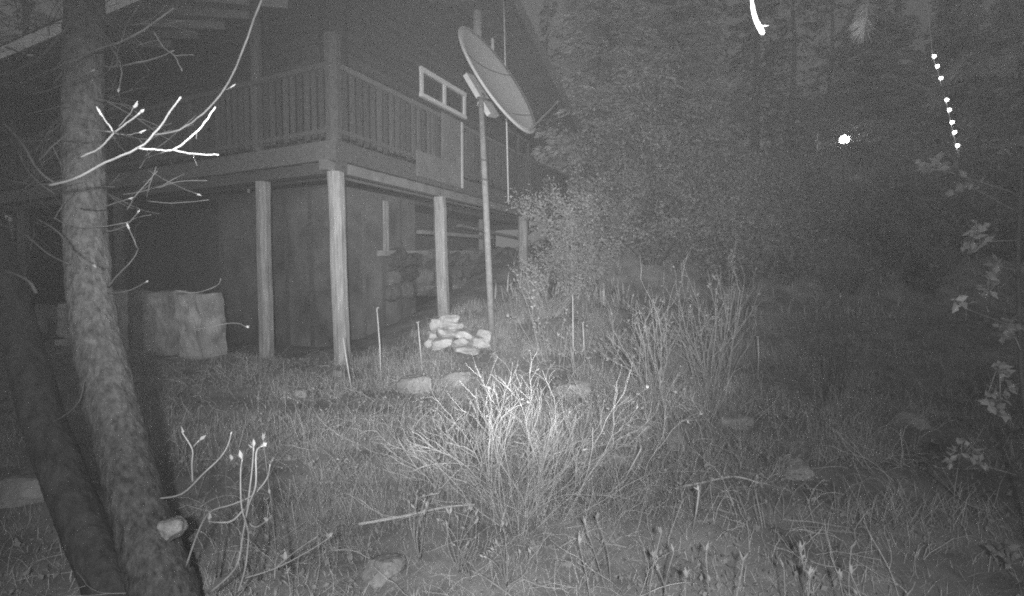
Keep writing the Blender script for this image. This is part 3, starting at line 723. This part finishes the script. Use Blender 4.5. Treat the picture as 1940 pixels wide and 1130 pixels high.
# leafy sprouts along the bottom
def sprout(px, py, pyb, d, nl=5, group='sprouts in the lower grass', label='slender sprout with a tuft of pale new leaves in the lower grass', sz=.035):
    top = P(px, py, d); g = Vector((top.x+rnd(-.11, .11), top.y+rnd(-.1, .06), ground(top.x, top.y)-.02))
    root = thing('leaf_sprout', label, 'sprout', group, tuple(g)); t = top-g
    midp = t*.5+Vector((rnd(-.02, .02), 0, 0))
    pts = smoothpath([Vector((0, 0, 0)), midp, t*.88], 4)
    MB().tube(pts, taper(.0026, .0016, len(pts)), 5).build('stem', 'leaf', root, True)
    lm = MB()
    for k in range(nl):
        a = rnd(0, 6.28); dd = Vector((math.cos(a)*.55, math.sin(a)*.4, 1)); lm.leaf(t*.87, dd, Vector((-dd.x, -dd.y, .4)), sz*rnd(.9, 1.5), sz*.36)
    for k in range(3):
        f = rnd(.55, .8); a = rnd(0, 6.28); lm.leaf(t*f, Vector((math.cos(a), math.sin(a), .8)), Z, sz*.8, sz*.3)
    lm.build('leaves', 'leaf', root)
for px, py, d in ((1255, 985, 1.9), (1335, 1026, 1.85), (1300, 1072, 1.8), (1278, 1030, 1.9), (1413, 1042, 1.85), (1535, 1070, 1.75), (1515, 1026, 1.9), (1610, 1015, 1.8), (1605, 1066, 1.8), (1590, 1075, 1.78), (1482, 1060, 1.85), (1127, 966, 2.1), (1104, 980, 2.1), (1094, 1012, 2.0), (540, 1045, 1.9), (1232, 1040, 1.9), (495, 805, 2.6)):
    sprout(px, py, 0, d)
def sprig(label, heads, base, d, m='leaf', sz=.03, name='leafy_sprig', n=4, r=.004, group=None):
    b_ = P(*base, d); root = thing(name, label, 'sprig', group, tuple(b_)); mb = MB(); lm = MB()
    for x, y in heads:
        e = P(x, y, d-rnd(0, .12)); mdl = b_.lerp(e, .5)+rvec()*.03
        pts = smoothpath([b_, mdl, e], 4); mb.tube(pts, taper(r*.55, r*.3, len(pts)), 5)
        dd = (pts[-1]-pts[-2]).normalized()
        for _ in range(n): lm.leaf(e+rvec()*.008, dd+rvec()*.9+Z*.3, rvec(), sz*rnd(.6, 1.1), sz*.36*rnd(.7, 1.2))
    part(mb, 'stem', 'twig', root, True); part(lm, 'leaves', m, root)
    return root
sprig('leafy tuft with pale curled leaves below the smaller dry shrub', [(775, 950), (790, 940), (805, 945), (785, 965), (810, 960), (800, 975)], (795, 1060), 2.05)
sprig('spray of small pale leaves under the big bleached shrub', [(838, 985), (852, 972), (866, 985), (888, 968), (903, 980), (845, 1000), (880, 1000), (895, 995)], (870, 1085), 2.0)
sprig('low curled leaves near the foot of the big bleached shrub', [(955, 1000), (960, 1015), (945, 1032), (935, 1045), (1005, 1045), (985, 1050), (920, 1055)], (960, 1110), 1.9, sz=.026)
sprig('small leaf spray above the large pale rock', [(885, 1030), (898, 1025), (905, 1040), (880, 1045), (868, 1035)], (890, 1100), 1.9, sz=.022)
# near leafy shrub along the right edge
RX = [([(1845, 440), (1855, 430), (1830, 465), (1850, 470), (1865, 455), (1840, 455)], (1990, 430)), ([(1890, 500), (1880, 515), (1895, 535), (1872, 545), (1870, 555)], (1985, 490)), ([(1815, 570), (1825, 575)], (1960, 600)),
      ([(1900, 695), (1895, 710), (1885, 745), (1875, 760), (1905, 755), (1895, 780), (1915, 735)], (1990, 700)), ([(1755, 318), (1780, 310), (1800, 318), (1745, 312)], (1960, 345)), ([(1810, 360), (1822, 352), (1840, 340), (1850, 350)], (1970, 380)),
      ([(1800, 868), (1815, 860), (1840, 845), (1835, 862), (1822, 838), (1855, 875)], (1980, 878)), ([(1895, 1045), (1910, 1055), (1905, 1040), (1920, 1065)], (1985, 1090)), ([(1895, 268), (1880, 275), (1910, 270), (1925, 265), (1900, 282)], (1990, 280)), ([(1900, 620), (1915, 610), (1925, 625), (1905, 640)], (1990, 640))]
edge = thing('edge_shrub', 'shrub of sparse lobed leaves reaching in beside the dark lower bank', 'shrub', loc=tuple(on_ground(2010, 2.3)))
part(MB().tube([on_ground(1985, 2.3), P(1955, 900, 2.25), P(1934, 700, 2.3), P(1928, 500, 2.3), P(1936, 300, 2.3), P(1950, 100, 2.3)], [.012, .010, .009, .008, .006, .004], 7), 'stem', 'shaded_twig', edge, True)
for heads, base in RX:
    d = rnd(1.9, 2.3); b_ = P(*base, 2.28); mb = MB(); lm = MB()
    b_ = P(1934 if base[1] > 400 else 1932, base[1]+25, 2.28)
    hs = sorted([P(x, y, d+rnd(-.04, .04)) for x, y in heads], key=lambda p: -p.x)
    main = smoothpath([b_]+[h+Vector((0, .02, -.012)) for h in hs[::2]], 4); mb.tube(main, taper(.0032, .001, len(main)), 4)
    for e in hs:
        q = min(main, key=lambda p: (p-e).length); mb.tube([q, e], [.0014, .001], 4)
        for _ in range(7): lm.leaf(e+rvec()*.014, rvec(), rvec()+Vector((0, -1, 0)), .036*rnd(.7, 1.4), .026*rnd(.7, 1.2))
    tw = part(mb, 'branch', 'twig', edge, True); off = edge.location; lm.v = [Vector(v)-off for v in lm.v]; lm.build('leaves', 'shaded_leaf', tw)

# hanging pine boughs near the camera, upper right
def bough(label, tips, stem, d, nl=150, ln=.09):
    s_ = [P(x, y, d) for x, y in stem]; root = thing('pine_bough', label, 'bough', loc=tuple(s_[0]))
    part(MB().tube(smoothpath(s_, 4), .004, 6), 'twig', 'shaded_twig', root, True)
    for (x0, y0), (x1, y1) in tips:
        a, b_ = P(x0, y0, d), P(x1, y1, d-.05); nd = MB(); ax = (b_-a).normalized()
        nd.tube([a, b_], .005, 5)
        for _ in range(nl):
            f = rnd(0, 1); o_ = rvec(); o_ = (o_-ax*o_.dot(ax)).normalized(); dd = ax*rnd(.5, 1.3)+o_*rnd(.3, .9)
            p = a.lerp(b_, f); nd.tube([p, p+dd.normalized()*ln*rnd(.7, 1.1)], [.0012, .0005], 3, False)
        part(nd, 'needle_cluster', 'near_needle', root)
bough('single drooping pine tip hanging above the globe lamp', [((1645, -10), (1638, 50))], [(1650, -60), (1645, -10)], 1.9, 170, .07)
bough('pine bough with a splayed needle tuft beside the string of bulbs', [((1835, -10), (1838, 30)), ((1838, 100), (1836, 122)), ((1836, 118), (1812, 140)), ((1836, 110), (1865, 122))], [(1820, -60), (1835, 10), (1837, 105)], 1.9, 110, .075)
bough('thick pine tufts in the upper right beyond the splayed tuft', [((1890, -20), (1900, 40)), ((1925, -20), (1930, 50)), ((1940, 80), (1915, 120))], [(1960, -60), (1900, -20), (1935, 90)], 2.1, 140, .085)
bough('faint pine tuft hanging lower on the string of bulbs', [((1800, 160), (1775, 168)), ((1790, 175), (1768, 195))], [(1950, 100), (1880, 130), (1800, 160), (1790, 175)], 2.6, 80, .08)
pt = thing('peeled_twig', 'white peeled twig end dangling high over the slope', 'twig', loc=tuple(P(1424, -40, 1.6)))
part(MB().tube(smoothpath([P(1420, -40, 1.6), P(1425, 8, 1.6), P(1431, 36, 1.58), P(1442, 58, 1.57), P(1447, 66, 1.57)], 5), [.005]*6+[.007]*6+[.008]*4+[.008, .007, .006, .004, .0015], 8), 'stem', 'white_paint', pt, True)
part(MB().tube([P(1440, 50, 1.57), P(1456, 49, 1.57)], [.0025, .0012], 5), 'side_twig', 'white_paint', pt, True)

# ------------------------------------------------------------------ lamps
sd_ = 12.0
sl_root = thing('string_light', 'slanting string of eight small round glowing bulbs hanging in the dark', 'string light', loc=tuple(P(1768, 95, sd_)))
bl = [(1770, 107), (1776, 126), (1783, 148.5), (1794, 189.5), (1799, 208.5), (1804, 232), (1808.5, 251), (1814, 276)]
cord = [P(1752, -30, sd_), P(1762, 60, sd_)]+[P(x-3, y, sd_+.03) for x, y in bl]+[P(1818, 300, sd_)]
part(MB().tube(smoothpath(cord, 3), .009, 6), 'cord', 'white_paint', sl_root, True)
for x, y in bl:
    c = P(x, y, sd_); bm = bmesh.new(); bmesh.ops.create_uvsphere(bm, u_segments=14, v_segments=10, radius=.037)
    me = bpy.data.meshes.new('bulb'); bm.to_mesh(me); bm.free(); me.materials.append(MATS['bulb']); me.polygons.foreach_set('use_smooth', [True]*len(me.polygons))
    o = link('bulb', me, sl_root); o.location = c-sl_root.location
    part(MB().tube([c+Z*.03, c+Z*.085], [.02, .017], 8), 'socket', 'dark_metal', sl_root)
gd = 17; gc = P(1600, 265, gd); gb = Vector((gc.x, gc.y, ground(gc.x, gc.y)))
gl = thing('globe_lamp', 'bright glowing globe lamp on a short post in the hillside scrub', 'lamp', loc=tuple(gb))
part(MB().tube([gb-Z*.2, gc-Z*.14], [.05, .045], 10), 'lamp_post', 'dark_metal', gl, True)
part(MB().tube([gc-Z*.17, gc-Z*.11], [.1, .08], 12), 'collar', 'dark_metal', gl, True)
bm = bmesh.new(); bmesh.ops.create_uvsphere(bm, u_segments=20, v_segments=14, radius=.14)
me = bpy.data.meshes.new('globe'); bm.to_mesh(me); bm.free(); me.materials.append(MATS['globe']); o = link('globe', me, gl); o.location = gc-gl.location

# ------------------------------------------------------------------ ground cover (uncountable)
def gz(X, Y): return np.array([ground(x, y) for x, y in zip(X, Y)])
def blades(name, n, fn, lmin, lmax, wmin, wmax, lean, m, label, cat, flat=False):
    X, Y = fn(n); n = len(X); Zg = gz(X, Y)
    a = RNG.uniform(0, 2*np.pi, n); ln = RNG.uniform(lmin, lmax, n)*RNG.uniform(.5, 1, n); wd = RNG.uniform(wmin, wmax, n)*(1+np.clip((Y-3)*.12, 0, 1.2))
    le = RNG.uniform(*lean, n)
    dx, dy = np.cos(a), np.sin(a); sx, sy = -dy, dx
    base = np.stack([X, Y, Zg-.01], 1)
    k1 = np.stack([dx*ln*.45*le, dy*ln*.45*le, ln*(.5 if not flat else .12)*np.ones(n)], 1)
    k2 = np.stack([dx*ln*le*1.15, dy*ln*le*1.15, ln*(np.clip(1.02-.5*le, .25, 1) if not flat else .15)], 1)
    sd = np.stack([sx, sy, np.zeros(n)], 1)*wd[:, None]/2
    V = np.empty((n, 5, 3)); V[:, 0] = base-sd; V[:, 1] = base+sd; V[:, 2] = base+k1+sd*.8; V[:, 3] = base+k1-sd*.8; V[:, 4] = base+k2
    F = []
    for i in range(n):
        q = 5*i; F.append([q, q+1, q+2, q+3]); F.append([q+3, q+2, q+4])
    o = npmesh(name, V.reshape(-1, 3), F, m); tag(o, label, cat, kind='stuff')
    return o
def fan(n, y0, y1, k=1.12, pw=1.0):
    Y = y0+(y1-y0)*RNG.uniform(0, 1, n)**pw; X = RNG.uniform(-k, k, n)*Y; return X, Y
def patchy(fn, thr, sc=1.1, seed=4):
    def f(n):
        X, Y = fn(n)
        keep = np.array([noise.noise(Vector((x*sc, y*sc, seed)))+RNG.uniform(-.25, .25) > thr for x, y in zip(X, Y)])
        q = (X-COR.x)*(-L.x)+(Y-COR.y)*(-L.y); t = (X-COR.x)*R.x+(Y-COR.y)*R.y
        keep &= ~((q < .1) & (t > .1)); return X[keep], Y[keep]
    return f
blades('grass', 60000, patchy(lambda n: fan(n, 1.4, 9.5, 1.12, .8), -.12), .04, .16, .0014, .003, (.3, 1.6), 'grass', 'short dry grass covering the slope', 'grass')
blades('tall_grass', 70000, patchy(lambda n: (RNG.normal(1.2, 2.4, n), RNG.uniform(2.6, 10.5, n)), -.02), .12, .46, .0014, .0028, (.4, 1.9), 'grass', 'taller tangled dry grass along the slope', 'grass')
blades('hill_grass', 16000, patchy(lambda n: fan(n, 10, 24, 1.05), -.05, .4), .25, .7, .010, .02, (.1, .8), 'grass', 'rank grass between the hillside bushes', 'grass')
blades('straw_litter', 46000, lambda n: fan(n, 1.4, 9), .05, .3, .0015, .004, (.6, 1.1), 'litter', 'flattened straw and leaf litter on the soil', 'litter', True)

def weeds(n):
    X, Y = patchy(lambda k: fan(k, 1.4, 10, 1.1, .85), .02, 1.6, 8)(n); Zg = gz(X, Y); mb = MB()
    for x, y, z in zip(X, Y, Zg):
        p = Vector((x, y, z+rnd(.0, .07))); l_ = rnd(.010, .03)*(1+.1*y)
        mb.leaf(p, Vector((rnd(-1, 1), rnd(-1, 1), rnd(0, .8))), Vector((rnd(-.5, .5), rnd(-1, .2), 1)), l_, l_*rnd(.4, .75))
    o = mb.build('ground_weeds', 'weed'); tag(o, 'low broad-leaved weeds and fallen leaves over the slope', 'weeds', kind='stuff')
weeds(34000)
tg = MB()
X, Y = patchy(lambda k: fan(k, 1.9, 9, .85), -.08, 1.2, 12)(3000)
for x, y, z in zip(X, Y, gz(X, Y)):
    twiggy(tg, None, Vector((x, y, z-.01)), Vector((rnd(-1, 1), rnd(-1, 1), rnd(.1, 1.1))), rnd(.12, .38), .0012+.0002*y, 1, .3, 2, sides=3, grav=-.12)
tag(tg.build('brush_tangle', 'dry_twig'), 'matted dead stems tangled through the grass', 'dead stems', kind='stuff')

# ------------------------------------------------------------------ night air
hb = MB().box((5, 32, 14), Vector((70, 0, 0)), Vector((0, 68, 0)), Vector((0, 0, 25)))
hz = bpy.data.meshes.new('haze'); hz.from_pydata([tuple(v) for v in hb.v], [], hb.f); hm = bpy.data.materials.new('haze'); hm.use_nodes = True
hn = hm.node_tree; hn.nodes.clear(); ho = hn.nodes.new('ShaderNodeOutputMaterial'); hv = hn.nodes.new('ShaderNodeVolumePrincipled')
hv.inputs['Density'].default_value = .012; hv.inputs['Anisotropy'].default_value = .65; hv.inputs['Color'].default_value = (.9, .9, .9, 1); hn.links.new(hv.outputs[0], ho.inputs['Volume'])
hz.materials.append(hm); tag(link('haze', hz), kind='stuff')
